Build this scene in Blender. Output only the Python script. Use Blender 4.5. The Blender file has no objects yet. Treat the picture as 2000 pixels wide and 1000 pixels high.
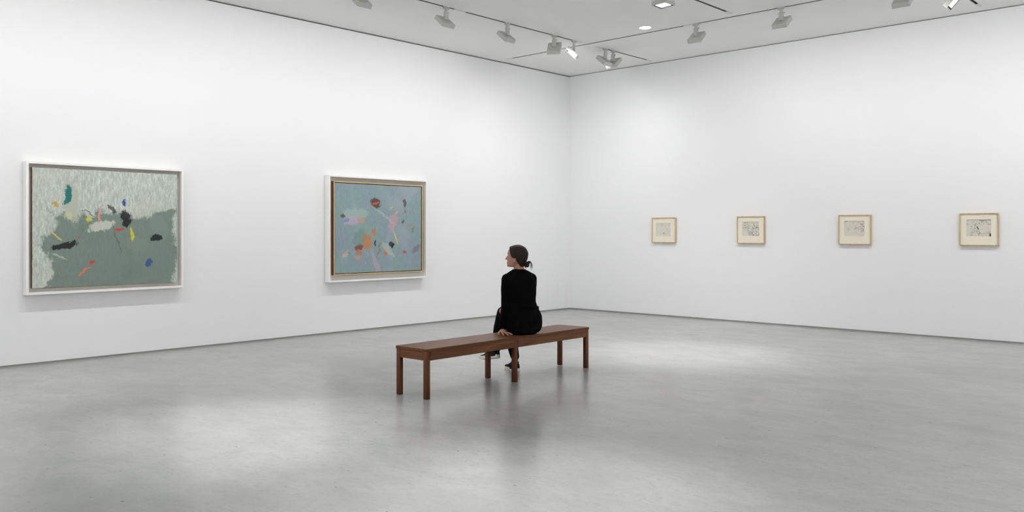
import bpy, bmesh, math, random
from mathutils import Vector, Matrix, noise

# ------------------------------------------------------------------ camera, world, exposure
SC = bpy.context.scene
COL = SC.collection
PI = math.pi
R = math.radians

cam_d = bpy.data.cameras.new('camera')
cam_d.sensor_width = 36.0
cam_d.lens = 1670.0 / 2000.0 * 36.0
cam_d.shift_y = -46.0 / 2000.0
cam_d.clip_start = 0.05
cam = bpy.data.objects.new('camera', cam_d)
COL.objects.link(cam)
cam.location = (10.229, -12.677, 1.45)
cam.rotation_euler = (R(90), 0, math.atan2(0.679, 0.734))
SC.camera = cam

world = bpy.data.worlds.new('world')
SC.world = world
world.use_nodes = True
world.node_tree.nodes['Background'].inputs[0].default_value = (1, 1, 1, 1)
world.node_tree.nodes['Background'].inputs[1].default_value = 0.0   # closed room, lit by ceiling lamps, some of them added

SC.view_settings.view_transform = 'Standard'
SC.view_settings.look = 'None'
SC.view_settings.gamma = 1.0
SC.view_settings.use_curve_mapping = False
SC.view_settings.exposure = 0.20

# lamp powers (watts of the lamps the ceiling fixtures carry)
WASH_W = 12.2      # wall washers on the tracks
POOL_W = 560.0     # fixtures aimed straight down
DOWN_W = 68.0      # round recessed downlights; one is seen, the others added as floor fill
REAR_FILL = 3.3          # factor for added, unseen wall washers that lift the ambient light
LAMP_COL = (1.0, 0.995, 0.985)

H = 4.418            # ceiling height
RX, RY = 13.6, -16.2  # far ends of the room behind the camera


# ------------------------------------------------------------------ material helpers
def mat(name, color=(0.8, 0.8, 0.8), rough=0.5, metal=0.0, spec=0.5):
    m = bpy.data.materials.new(name)
    m.use_nodes = True
    b = m.node_tree.nodes['Principled BSDF']
    b.inputs['Base Color'].default_value = (*color, 1)
    b.inputs['Roughness'].default_value = rough
    b.inputs['Metallic'].default_value = metal
    b.inputs['Specular IOR Level'].default_value = spec
    return m


class NT:
    """small wrapper for building node trees"""
    def __init__(self, m):
        self.t = m.node_tree
        self.b = self.t.nodes['Principled BSDF']

    def n(self, kind, **kw):
        nd = self.t.nodes.new(kind)
        for k, v in kw.items():
            setattr(nd, k, v)
        return nd

    def link(self, a, b):
        self.t.links.new(a, b)

    def set(self, sock, v):
        if isinstance(v, bpy.types.NodeSocket):
            self.link(v, sock)
        else:
            sock.default_value = v

    def math(self, op, a, b=0.0, c=None, clamp=False):
        nd = self.n('ShaderNodeMath', operation=op, use_clamp=clamp)
        self.set(nd.inputs[0], a)
        self.set(nd.inputs[1], b)
        if c is not None:
            self.set(nd.inputs[2], c)
        return nd.outputs[0]

    def vmath(self, op, a, b=None, scale=None):
        nd = self.n('ShaderNodeVectorMath', operation=op)
        self.set(nd.inputs[0], a)
        if b is not None:
            self.set(nd.inputs[1], b)
        if scale is not None:
            nd.inputs['Scale'].default_value = scale
        return nd.outputs[1] if op in ('LENGTH', 'DOT_PRODUCT') else nd.outputs[0]

    def mapping(self, vec, loc=(0, 0, 0), rot=(0, 0, 0), scale=(1, 1, 1)):
        nd = self.n('ShaderNodeMapping')
        self.link(vec, nd.inputs[0])
        nd.inputs[1].default_value = loc
        nd.inputs[2].default_value = rot
        nd.inputs[3].default_value = scale
        return nd.outputs[0]

    def noise(self, vec, scale, detail=4.0, rough=0.5, dist=0.0, color=False):
        nd = self.n('ShaderNodeTexNoise')
        self.link(vec, nd.inputs['Vector'])
        nd.inputs['Scale'].default_value = scale
        nd.inputs['Detail'].default_value = detail
        nd.inputs['Roughness'].default_value = rough
        nd.inputs['Distortion'].default_value = dist
        return nd.outputs['Color'] if color else nd.outputs[0]

    def ramp(self, fac, stops, interp='LINEAR'):
        nd = self.n('ShaderNodeValToRGB')
        nd.color_ramp.interpolation = interp
        el = nd.color_ramp.elements
        while len(el) < len(stops):
            el.new(0.5)
        for e, (p, c) in zip(el, stops):
            e.position = p
            e.color = (*c, 1) if len(c) == 3 else c
        self.link(fac, nd.inputs[0])
        return nd.outputs[0]

    def step(self, fac, lo, hi):
        nd = self.n('ShaderNodeMapRange', interpolation_type='SMOOTHSTEP')
        self.set(nd.inputs[0], fac)
        nd.inputs[1].default_value = lo
        nd.inputs[2].default_value = hi
        return nd.outputs[0]

    def mix(self, fac, a, b, blend='MIX'):
        nd = self.n('ShaderNodeMix', data_type='RGBA', blend_type=blend)
        self.set(nd.inputs[0], fac)
        for s, v in ((nd.inputs[6], a), (nd.inputs[7], b)):
            self.set(s, (*v, 1) if isinstance(v, tuple) and len(v) == 3 else v)
        return nd.outputs[2]

    def coord(self, which='Object'):
        return self.n('ShaderNodeTexCoord').outputs[which]

    def bump(self, height, strength=0.2, dist=0.01):
        nd = self.n('ShaderNodeBump')
        nd.inputs['Strength'].default_value = strength
        nd.inputs['Distance'].default_value = dist
        self.link(height, nd.inputs['Height'])
        self.link(nd.outputs[0], self.b.inputs['Normal'])


def make_wall_mat():
    m = mat('wall_paint', (0.86, 0.865, 0.87), 0.75, spec=0.2)
    t = NT(m)
    f = t.noise(t.coord(), 0.7, 1)
    t.link(t.mix(f, (0.872, 0.877, 0.885), (0.852, 0.857, 0.865)), t.b.inputs['Base Color'])
    return m


def make_ceiling_mat():
    m = mat('ceiling_paint', (0.86, 0.86, 0.85), 0.8, spec=0.15)
    t = NT(m)
    f = t.noise(t.coord(), 0.5, 1)
    t.link(t.mix(f, (0.905, 0.905, 0.892), (0.885, 0.885, 0.872)), t.b.inputs['Base Color'])
    return m


def make_floor_mat():
    m = mat('polished_concrete', (0.4, 0.4, 0.39), 0.3, spec=0.68)
    t = NT(m)
    c = t.coord()
    big = t.noise(c, 0.42, 3, 0.6, 0.5)
    mid = t.noise(t.mapping(c, rot=(0, 0, 0.5), scale=(1.0, 1.8, 1)), 2.1, 5, 0.66, 0.4)
    fine = t.noise(c, 34, 2, 0.7)
    base = t.ramp(big, [(0.28, (0.270, 0.270, 0.265)), (0.5, (0.326, 0.326, 0.320)), (0.72, (0.376, 0.376, 0.369))])
    base = t.mix(t.math('MULTIPLY', t.math('SUBTRACT', 1.0, t.step(mid, 0.30, 0.66)), 0.26), base, (0.22, 0.22, 0.217))
    base = t.mix(t.math('MULTIPLY', t.step(fine, 0.48, 0.74), 0.24), base, (0.25, 0.25, 0.245))
    grit = t.noise(t.mapping(c, rot=(0, 0, 1.1), scale=(1.0, 1.9, 1)), 11.0, 3, 0.75)
    base = t.mix(t.math('MULTIPLY', t.step(grit, 0.50, 0.70), 0.26), base, (0.215, 0.215, 0.21))
    # pits: little dark voids, lying in drifts
    v = t.n('ShaderNodeTexVoronoi', feature='F1')
    t.link(t.mapping(c, rot=(0, 0, 0.9), scale=(1.0, 1.6, 1)), v.inputs['Vector'])
    v.inputs['Scale'].default_value = 9.0
    rnd = t.n('ShaderNodeSeparateColor')
    t.link(v.outputs['Color'], rnd.inputs[0])
    size = t.math('MULTIPLY', t.math('POWER', rnd.outputs[0], 3.0), 0.15)
    pit = t.math('LESS_THAN', t.math('ADD', v.outputs['Distance'], t.math('MULTIPLY', fine, 0.05)), size)
    pit = t.math('MULTIPLY', pit, t.math('SUBTRACT', 1.0, t.step(mid, 0.50, 0.70)))
    base = t.mix(t.math('MULTIPLY', pit, 0.6), base, (0.10, 0.097, 0.092))
    # faint trowel scuffs
    sc = t.noise(t.mapping(c, rot=(0, 0, 0.35), scale=(1.0, 6.0, 1)), 7.0, 3, 0.6)
    scr = t.math('MULTIPLY', t.step(sc, 0.64, 0.72), t.math('SUBTRACT', 1.0, t.step(big, 0.42, 0.62)))
    base = t.mix(t.math('MULTIPLY', scr, 0.32), base, (0.20, 0.198, 0.19))
    t.link(base, t.b.inputs['Base Color'])
    t.link(t.math('ADD', t.math('MULTIPLY', mid, 0.10), 0.185), t.b.inputs['Roughness'])
    return m


def make_wood_mat(name, dark, light, axis='Y', rough=0.33, scale=1.0):
    m = mat(name, dark, rough, spec=0.22)
    t = NT(m)
    c = t.coord()
    info = t.n('ShaderNodeObjectInfo')
    s = {'X': (1.2, 22, 22), 'Y': (22, 1.2, 22), 'Z': (22, 22, 1.2)}[axis]
    v = t.vmath('ADD', t.mapping(c, scale=tuple(k * scale for k in s)),
                t.vmath('SCALE', info.outputs['Location'], scale=3.7))
    g = t.noise(v, 1.0, 6, 0.62, 1.3)
    pores = t.noise(t.mapping(v, scale=(3, 3, 3)), 2.2, 3, 0.6)
    col = t.ramp(g, [(0.25, tuple(k * 0.62 for k in dark)), (0.48, dark), (0.70, light)])
    col = t.mix(t.math('MULTIPLY', t.step(pores, 0.55, 0.75), 0.45), col, tuple(k * 0.5 for k in dark))
    t.link(col, t.b.inputs['Base Color'])
    t.link(t.math('ADD', t.math('MULTIPLY', g, 0.15), rough - 0.07), t.b.inputs['Roughness'])
    t.bump(pores, 0.05, 0.002)
    return m


def emis(name, strength, color=(1, 1, 1)):
    m = mat(name, (0.9, 0.9, 0.9), 0.4)
    b = m.node_tree.nodes['Principled BSDF']
    b.inputs['Emission Color'].default_value = (*color, 1)
    b.inputs['Emission Strength'].default_value = strength
    return m


def make_cloth_mat(name, color, scale=260, rough=0.92, spec=0.15):
    m = mat(name, color, rough, spec=spec)
    t = NT(m)
    c = t.coord()
    f = t.noise(c, 9, 4)
    t.link(t.mix(f, tuple(k * 0.8 for k in color), tuple(min(1, k * 1.25) for k in color)), t.b.inputs['Base Color'])
    t.bump(t.noise(c, scale, 2), 0.25, 0.002)
    return m


def make_skin_mat():
    m = mat('skin', (0.52, 0.30, 0.22), 0.48, spec=0.4)
    t = NT(m)
    c = t.coord()
    t.link(t.mix(t.noise(c, 14, 4), (0.37, 0.185, 0.125), (0.43, 0.225, 0.155)), t.b.inputs['Base Color'])
    t.b.inputs['Subsurface Weight'].default_value = 0.12
    t.b.inputs['Subsurface Radius'].default_value = (0.012, 0.005, 0.003)
    t.b.inputs['Subsurface Scale'].default_value = 0.5
    t.bump(t.noise(c, 300, 2), 0.06, 0.001)
    return m


def make_hair_mat():
    m = mat('brown_hair', (0.03, 0.017, 0.011), 0.45, spec=0.22)
    t = NT(m)
    c = t.coord()
    # strands run back along the head
    s = t.noise(t.mapping(c, scale=(14, 90, 90)), 2.0, 3, 0.6, 0.4)
    t.link(t.ramp(s, [(0.3, (0.007, 0.004, 0.003)), (0.55, (0.017, 0.0095, 0.006)), (0.78, (0.050, 0.027, 0.016))]),
           t.b.inputs['Base Color'])
    t.bump(s, 0.5, 0.004)
    return m


def painting_mat(name, field, dabs, w, h, seed=1):
    """field(t, u, v, coord) -> colour socket; dabs: (u, v, ru, rv, angle, colour, opacity); u, v in 0..1"""
    m = mat(name, (0.4, 0.4, 0.4), 0.62, spec=0.3)
    t = NT(m)
    c = t.coord()
    uv = t.mapping(c, scale=(1, 1 / w, 1 / h))
    sep = t.n('ShaderNodeSeparateXYZ')
    t.link(uv, sep.inputs[0])
    u = t.math('ADD', sep.outputs[1], 0.5)
    v = t.math('ADD', sep.outputs[2], 0.5)
    col = field(t, u, v, c)
    wob = t.vmath('SCALE', t.vmath('SUBTRACT', t.noise(c, 6, 5, 0.65, color=True), (0.5, 0.5, 0.5)), scale=0.17)
    cw = t.vmath('ADD', c, wob)
    dry = t.noise(t.mapping(c, rot=(0.5, 0, 0), scale=(60, 70, 22)), 1.0, 3, 0.6)
    order = list(range(len(dabs)))
    random.Random(seed).shuffle(order)      # loose scatter of dabs, no figure intended
    for i, (_, _, ru, rv, ang, dc, op) in enumerate(dabs):
        du, dv = dabs[order[i]][:2]
        ang += 0.5 * math.sin(i * 2.3)
        q = t.mapping(t.vmath('SUBTRACT', cw, (0, (du - 0.5) * w, (dv - 0.5) * h)), rot=(-ang, 0, 0))
        q = t.vmath('MULTIPLY', q, (0, 1 / (ru * w), 1 / (rv * w)))
        d = t.vmath('LENGTH', q)
        d = t.math('ADD', d, t.math('MULTIPLY', t.math('SUBTRACT', dry, 0.5), 0.9))
        msk = t.math('MULTIPLY', t.math('SUBTRACT', 1.0, t.step(d, 0.80, 1.10)), op)
        col = t.mix(msk, col, dc)
    t.link(col, t.b.inputs['Base Color'])
    t.bump(t.noise(t.mapping(c, scale=(40, 40, 26)), 2.0, 4), 0.25, 0.003)
    return m


M = {}
M['wall'] = make_wall_mat()
M['ceiling'] = make_ceiling_mat()
M['floor'] = make_floor_mat()
M['reveal'] = mat('reveal_aluminium', (0.33, 0.325, 0.31), 0.55)
M['black'] = mat('black_void', (0.004, 0.004, 0.004), 0.9, spec=0.1)
M['track'] = mat('track_grey', (0.12, 0.12, 0.115), 0.6)
M['track_end'] = mat('track_white', (0.72, 0.72, 0.70), 0.5)
M['lamp'] = mat('lamp_putty_white', (0.60, 0.595, 0.565), 0.5)
M['baffle'] = mat('baffle_black', (0.01, 0.01, 0.01), 0.6)
M['lens'] = emis('lamp_lens', 6.0, LAMP_COL)
M['down_lens'] = emis('downlight_lens', 14.0, LAMP_COL)
M['white_frame'] = mat('white_lacquer', (0.91, 0.90, 0.875), 0.4)
M['tray'] = mat('tray_lining', (0.74, 0.715, 0.67), 0.6)
M['canvas_edge'] = mat('raw_canvas_edge', (0.20, 0.115, 0.055), 0.8)
M['gold'] = mat('gold_leaf', (0.80, 0.58, 0.22), 0.35, metal=0.7)
M['frame_brown'] = make_wood_mat('red_brown_wood', (0.17, 0.055, 0.022), (0.26, 0.10, 0.04), 'Z')
M['maple'] = make_wood_mat('maple_wood', (0.62, 0.43, 0.24), (0.72, 0.54, 0.33), 'Z', 0.45)
M['mat_board'] = mat('mat_board', (0.84, 0.79, 0.66), 0.85, spec=0.2)
M['walnut_y'] = make_wood_mat('walnut_long', (0.118, 0.042, 0.0145), (0.215, 0.088, 0.034), 'Y', 0.40)
M['walnut_x'] = make_wood_mat('walnut_cross', (0.125, 0.046, 0.017), (0.215, 0.090, 0.037), 'X', 0.40)
M['walnut_z'] = make_wood_mat('walnut_leg', (0.088, 0.0245, 0.009), (0.140, 0.044, 0.018), 'Z', 0.42)
M['skin'] = make_skin_mat()
M['hair'] = make_hair_mat()
M['sweater'] = make_cloth_mat('black_knit', (0.0022, 0.0022, 0.0024), spec=0.06)
M['trousers'] = make_cloth_mat('black_trousers', (0.003, 0.003, 0.0032), 400, spec=0.08)
M['shoe'] = make_cloth_mat('black_canvas', (0.012, 0.012, 0.013), 500)
M['sole'] = mat('off_white_rubber', (0.72, 0.69, 0.62), 0.6)
M['eye'] = mat('eye_dark', (0.05, 0.03, 0.02), 0.2)
M['brow'] = mat('brow_dark', (0.05, 0.028, 0.02), 0.7)


# ------------------------------------------------------------------ mesh helpers
def obj(name, me, material=None, parent=None, loc=None):
    o = bpy.data.objects.new(name, me)
    COL.objects.link(o)
    if material is not None and me is not None and not me.materials:
        me.materials.append(material)
    if parent is not None:
        o.parent = parent
    if loc is not None:
        o.location = loc
    return o


def to_mesh(bm, name, smooth=False):
    me = bpy.data.meshes.new(name)
    bmesh.ops.recalc_face_normals(bm, faces=bm.faces[:])
    bm.to_mesh(me)
    bm.free()
    if smooth:
        me.polygons.foreach_set('use_smooth', [True] * len(me.polygons))
    return me


def add_box(bm, lo, hi, bevel=0.0, seg=2):
    r = bmesh.ops.create_cube(bm, size=1.0)
    vs = r['verts']
    for v in vs:
        v.co = Vector([lo[i] + (v.co[i] + 0.5) * (hi[i] - lo[i]) for i in range(3)])
    if bevel > 0:
        es = list({e for v in vs for e in v.link_edges})
        bmesh.ops.bevel(bm, geom=es, offset=bevel, segments=seg, affect='EDGES', profile=0.5)


def box_mesh(name, lo, hi, bevel=0.0, seg=2):
    bm = bmesh.new()
    add_box(bm, lo, hi, bevel, seg)
    return to_mesh(bm, name)


def tag(o, label, cat, group=None, kind=None):
    o['label'] = label
    o['category'] = cat
    if group:
        o['group'] = group
    if kind:
        o['kind'] = kind
    return o


def thing(name, label, cat, loc=(0, 0, 0), rot=(0, 0, 0), group=None):
    o = bpy.data.objects.new(name, None)
    o.empty_display_size = 0.1
    COL.objects.link(o)
    o.location = loc
    o.rotation_euler = rot
    return tag(o, label, cat, group)


def struct(name, me, material, label=None):
    o = obj(name, me, material)
    o['kind'] = 'structure'
    if label:
        o['label'] = label
    return o


def ring_loft(bm, rings, cap=True):
    """rings: list of lists of Vectors with the same count"""
    vr = [[bm.verts.new(p) for p in r] for r in rings]
    n = len(vr[0])
    for a, b in zip(vr, vr[1:]):
        for i in range(n):
            j = (i + 1) % n
            bm.faces.new((a[i], a[j], b[j], b[i]))
    if cap:
        bm.faces.new(list(reversed(vr[0])))
        bm.faces.new(vr[-1])
    return vr


def catmull(pts, n):
    out = []
    P = [pts[0]] + list(pts) + [pts[-1]]
    for i in range(1, len(P) - 2):
        p0, p1, p2, p3 = P[i - 1], P[i], P[i + 1], P[i + 2]
        for k in range(n):
            s = k / n
            out.append(tuple(0.5 * (2 * b + (c - a) * s + (2 * a - 5 * b + 4 * c - d) * s * s + (3 * b - a - 3 * c + d) * s ** 3)
                             for a, b, c, d in zip(p0, p1, p2, p3)))
    out.append(tuple(pts[-1]))
    return out


def limb(bm, pts, sub=5, n=16, grow=0.0, round_ends=True):
    """pts: (x, y, z, r) joints; a tapered tube with rounded ends"""
    path = catmull(pts, sub)
    P = [Vector(p[:3]) for p in path]
    Rr = [max(0.002, p[3] + grow) for p in path]
    rings = []
    prev = None
    N = len(P)
    frames = []
    for i in range(N):
        d = (P[min(i + 1, N - 1)] - P[max(i - 1, 0)]).normalized()
        if prev is None:
            a = Vector((0, 0, 1)) if abs(d.z) < 0.9 else Vector((1, 0, 0))
            u = d.cross(a).normalized()
        else:
            u = (prev - d * prev.dot(d)).normalized()
        prev = u
        frames.append((d, u, d.cross(u)))

    def ring(c, f, r):
        return [c + (f[1] * math.cos(2 * PI * k / n) + f[2] * math.sin(2 * PI * k / n)) * r for k in range(n)]
    if round_ends:
        for a in (80, 60, 40, 20):
            rings.append(ring(P[0] - frames[0][0] * Rr[0] * math.sin(R(a)), frames[0], Rr[0] * math.cos(R(a))))
    for i in range(N):
        rings.append(ring(P[i], frames[i], Rr[i]))
    if round_ends:
        for a in (20, 40, 60, 80):
            rings.append(ring(P[-1] + frames[-1][0] * Rr[-1] * math.sin(R(a)), frames[-1], Rr[-1] * math.cos(R(a))))
    ring_loft(bm, rings)


def ellipsoid(bm, c, rad, rot=None, seg=20):
    r = bmesh.ops.create_uvsphere(bm, u_segments=seg, v_segments=seg // 2 + 2, radius=1.0)
    mt = rot or Matrix.Identity(3)
    for v in r['verts']:
        v.co = Vector(c) + mt @ Vector((v.co.x * rad[0], v.co.y * rad[1], v.co.z * rad[2]))


def remesh(bm, name, voxel, smooth=3, factor=0.5):
    me = to_mesh(bm, name + '_raw')
    o = bpy.data.objects.new(name + '_raw', me)
    COL.objects.link(o)
    md = o.modifiers.new('r', 'REMESH')
    md.mode = 'VOXEL'
    md.voxel_size = voxel
    md.use_smooth_shade = True
    if smooth:
        s = o.modifiers.new('s', 'SMOOTH')
        s.factor = factor
        s.iterations = smooth
    dg = bpy.context.evaluated_depsgraph_get()
    dg.update()
    out = bpy.data.meshes.new_from_object(o.evaluated_get(dg))
    out.name = name
    out.materials.clear()
    bpy.data.objects.remove(o)
    bpy.data.meshes.remove(me)
    out.polygons.foreach_set('use_smooth', [True] * len(out.polygons))
    return out


# ------------------------------------------------------------------ the room
struct('floor', box_mesh('floor', (-0.3, RY - 0.3, -0.12), (RX + 0.3, 0.3, 0.0)), M['floor'])

GAP_L, GAP_B = 0.016, 0.010      # the walls stop short of the ceiling; a black reveal shows above them
BASE = 0.020                     # walls stop above a recessed base strip
T = 0.16
TL, TB = H - GAP_L, H - GAP_B
struct('wall_left', box_mesh('wall_left', (-T, RY - T, BASE), (0, T, TL)), M['wall'])
struct('wall_back', box_mesh('wall_back', (0.0, 0, BASE), (RX, T, TB)), M['wall'])
struct('wall_right', box_mesh('wall_right', (RX, RY - T, BASE), (RX + T, T, TB)), M['wall'])
struct('wall_front', box_mesh('wall_front', (0.0, RY - T, BASE), (RX, RY, TB)), M['wall'])
struct('baseboard_left', box_mesh('baseboard_left', (-T, RY - T, 0), (-0.006, T, BASE)), M['reveal'])
struct('baseboard_back', box_mesh('baseboard_back', (-0.006, 0.006, 0), (RX, T, BASE)), M['reveal'])
struct('baseboard_right', box_mesh('baseboard_right', (RX + 0.006, RY - T, 0), (RX + T, T, BASE)), M['reveal'])
struct('baseboard_front', box_mesh('baseboard_front', (-0.006, RY - T, 0), (RX, RY - 0.006, BASE)), M['reveal'])
# black reveal above the walls
struct('trim_1', box_mesh('trim_1', (-T, RY - T, TL), (-0.03, T, H + 0.06)), M['black'])
struct('trim_2', box_mesh('trim_2', (-0.03, 0.03, TB), (RX + 0.03, T, H + 0.06)), M['black'])
struct('trim_3', box_mesh('trim_3', (RX + 0.03, RY - T, TB), (RX + T, T, H + 0.06)), M['black'])
struct('trim_4', box_mesh('trim_4', (-0.03, RY - T, TB), (RX + 0.03, RY - 0.03, H + 0.06)), M['black'])

# lighting tracks let into the ceiling: (axis, fixed coordinate, from, to)
TW = 0.040
TRACKS = [
    ('y', 1.945, -14.0, -2.17, 'long recessed lighting track parallel to the left wall', [-4.745, -9.6]),
    ('x', -1.975, 0.26, 12.9, 'long recessed lighting track running along the wall of small drawings', [3.79, 8.6]),
    ('y', 1.945, -1.69, -0.23, 'short recessed lighting track near the room corner holding a pair of spotlights', []),
    ('y', 4.54, -14.0, -2.20, 'recessed lighting track in mid ceiling carrying a square downward light', [-9.0]),
    ('y', 7.12, -1.69, -0.33, 'short recessed lighting track at the top right edge of the picture', []),
    ('y', 7.12, -14.0, -2.20, 'recessed lighting track above the open right part of the floor', [-9.0]),
    ('y', 11.66, -14.0, -2.20, 'added unseen recessed lighting track along the wall to the right of the viewpoint', []),  # this track and the next are added to carry unseen fill washers
    ('x', -14.24, 0.26, 12.9, 'added unseen recessed lighting track along the wall behind the viewpoint', []),
]
holes = []
for ax, c, a, b, lab, joins in TRACKS:
    if ax == 'y':
        holes.append((c - TW / 2, c + TW / 2, a, b))
    else:
        holes.append((a, b, c - TW / 2, c + TW / 2))
DL = [(x, y) for y in (-2.27, -4.87, -9.2, -12.2) for x in (3.23, 5.83, 8.43, 11.03)]   # round downlights: first is seen, the rest added out of view for fill
DR = 0.085
xs = sorted({-0.03, RX + 0.03} | {h[0] for h in holes} | {h[1] for h in holes})
ys = sorted({RY - 0.03, 0.03} | {h[2] for h in holes} | {h[3] for h in holes})
bm = bmesh.new()
vc = {}


def gv(x, y, z):
    k = (round(x, 5), round(y, 5), round(z, 5))
    if k not in vc:
        vc[k] = bm.verts.new(k)
    return vc[k]


def solid(i, j):
    if i < 0 or j < 0 or i >= len(xs) - 1 or j >= len(ys) - 1:
        return False
    cx, cy = (xs[i] + xs[i + 1]) / 2, (ys[j] + ys[j + 1]) / 2
    return not any(h[0] < cx < h[1] and h[2] < cy < h[3] for h in holes)


ZB, ZT = H, H + 0.05
for i in range(len(xs) - 1):
    for j in range(len(ys) - 1):
        if not solid(i, j):
            continue
        x0, x1, y0, y1 = xs[i], xs[i + 1], ys[j], ys[j + 1]
        bm.faces.new((gv(x0, y0, ZB), gv(x0, y1, ZB), gv(x1, y1, ZB), gv(x1, y0, ZB)))
        bm.faces.new((gv(x0, y0, ZT), gv(x1, y0, ZT), gv(x1, y1, ZT), gv(x0, y1, ZT)))
        for (di, dj, p, q) in ((-1, 0, (x0, y0), (x0, y1)), (1, 0, (x1, y1), (x1, y0)),
                               (0, -1, (x1, y0), (x0, y0)), (0, 1, (x0, y1), (x1, y1))):
            if not solid(i + di, j + dj):
                bm.faces.new((gv(*p, ZB), gv(*q, ZB), gv(*q, ZT), gv(*p, ZT)))
struct('ceiling', to_mesh(bm, 'ceiling'), M['ceiling'])

for ax, c, a, b, lab, joins in TRACKS:
    mid = (a + b) / 2
    L = (b - a) / 2
    loc = (c, mid, H) if ax == 'y' else (mid, c, H)
    tr = thing('lighting_track', lab, 'track', loc, (0, 0, 0 if ax == 'y' else -PI / 2), 'recessed ceiling lighting tracks')
    bm = bmesh.new()      # a U-shaped channel, open below
    hw = TW / 2 - 0.001
    add_box(bm, (-hw, -L + 0.001, 0.030), (hw, L - 0.001, 0.038))
    add_box(bm, (-hw, -L + 0.001, 0.001), (-hw + 0.005, L - 0.001, 0.030))
    add_box(bm, (hw - 0.005, -L + 0.001, 0.001), (hw, L - 0.001, 0.030))
    obj('channel', to_mesh(bm, 'track_channel'), M['track'], tr)
    for e in (-1, 1):
        obj('end_cap', box_mesh('track_end_cap', (-TW / 2 - 0.004, min(e * (L - 0.10), e * (L + 0.05)), -0.006),
                                (TW / 2 + 0.004, max(e * (L - 0.10), e * (L + 0.05)), -0.0005), 0.002, 1), M['track_end'], tr)
    for jn in joins:
        d = (jn - mid) if ax == 'y' else (jn - mid)
        obj('joiner', box_mesh('track_joiner', (-TW / 2 + 0.006, d - 0.10, -0.001), (TW / 2 - 0.006, d + 0.10, 0.02)), M['track_end'], tr)

# ------------------------------------------------------------------ ceiling lights
HS, HT = 0.205, 0.058     # square head: side and thickness


def lamp_meshes():
    d = {}
    d['adapter'] = box_mesh('adapter', (-0.017, -0.045, -0.028), (0.017, 0.045, 0.006), 0.003, 1)
    d['stem'] = box_mesh('stem', (-0.016, -0.020, -0.085), (0.016, 0.020, -0.02), 0.003, 1)
    d['bracket'] = box_mesh('bracket', (-0.020, -0.029, -0.172), (0.020, 0.029, -0.062), 0.003, 1)
    bm = bmesh.new()
    limb(bm, [(0, -0.05, -0.07, 0.009), (0, -0.02, -0.07, 0.009)], 2, 10)
    d['knob'] = to_mesh(bm, 'knob', True)
    # head, emitting along -z in its own frame; open tray with a lip
    bm = bmesh.new()
    s = HS / 2
    w = 0.010
    add_box(bm, (-s, -s, 0.012), (s, s, HT), 0.003, 1)
    for (x0, x1, y0, y1) in ((-s, -s + w, -s, s), (s - w, s, -s, s), (-s + w, s - w, -s, -s + w), (-s + w, s - w, s - w, s)):
        add_box(bm, (x0, y0, 0.0), (x1, y1, 0.0125))
    d['head'] = to_mesh(bm, 'head')
    bm = bmesh.new()
    s2, l2 = s - w, s - 0.032
    for (x0, x1, y0, y1) in ((-s2, -l2, -s2, s2), (l2, s2, -s2, s2), (-l2, l2, -s2, -l2), (-l2, l2, l2, s2)):
        add_box(bm, (x0, y0, 0.006), (x1, y1, 0.0118))
    d['baffle'] = to_mesh(bm, 'baffle')
    d['lens'] = box_mesh('lens', (-l2, -l2, 0.008), (l2, l2, 0.0115))
    return d


LM = lamp_meshes()
MATS = {'adapter': 'lamp', 'stem': 'lamp', 'bracket': 'lamp', 'knob': 'lamp', 'head': 'lamp', 'baffle': 'baffle', 'lens': 'lens'}
for k, me in LM.items():
    me.materials.append(M[MATS[k]])


def spotlight(x, y, aim, down, label, watts, spread, group, yaw=None, spot=False, wash=0):
    """aim: compass angle of the beam in the room (radians), down: degrees below the horizon"""
    r = thing('track_spotlight', label, 'spotlight', (x, y, H), (0, 0, aim), group)
    for k in ('adapter', 'stem', 'bracket', 'knob'):
        o = obj(k, LM[k], None, r)
        if k == 'adapter' and yaw is not None:
            o.rotation_euler = (0, 0, yaw - aim)
    # local +x is the beam's compass direction; the head hangs from the bracket by the middle of its back
    a = R(down)
    n = Vector((math.cos(a), 0, -math.sin(a)))          # beam
    zc = -n                                              # head's own +z looks back along the beam
    xc = Vector((math.sin(a), 0, math.cos(a)))
    yc = zc.cross(xc)
    rot = Matrix((xc, yc, zc)).transposed()
    back = Vector((0.006, 0, -0.172))
    pos = back + n * (HT - 0.004)
    mt = Matrix.Translation(pos) @ rot.to_4x4()
    hd = obj('head', LM['head'], None, r)
    hd.matrix_local = mt
    for k in ('baffle', 'lens'):
        obj(k, LM[k], None, hd)
    if spot:
        ld = bpy.data.lights.new('lamp', 'SPOT')
        ld.spot_size = R(spread)
        ld.spot_blend = 1.0
        ld.shadow_soft_size = 0.07
    else:
        ld = bpy.data.lights.new('lamp', 'AREA')
        ld.shape = 'SQUARE'
        ld.size = 0.07
        ld.spread = R(spread)
    ld.energy = watts
    ld.color = LAMP_COL
    lo = bpy.data.objects.new('lamp', ld)
    COL.objects.link(lo)
    lo.parent = hd
    lo.location = (0, 0, -0.004)
    if wash:      # asymmetric wall-wash optic: throws lower than the housing points
        lo.rotation_euler = (0, R(wash), 0)
    return r


GA = 'square track spotlights on the gallery ceiling'
WEST, NORTH = PI, PI / 2
Y0 = PI / 2      # adapter orientation along a track in y is the default frame; see yaw
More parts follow.
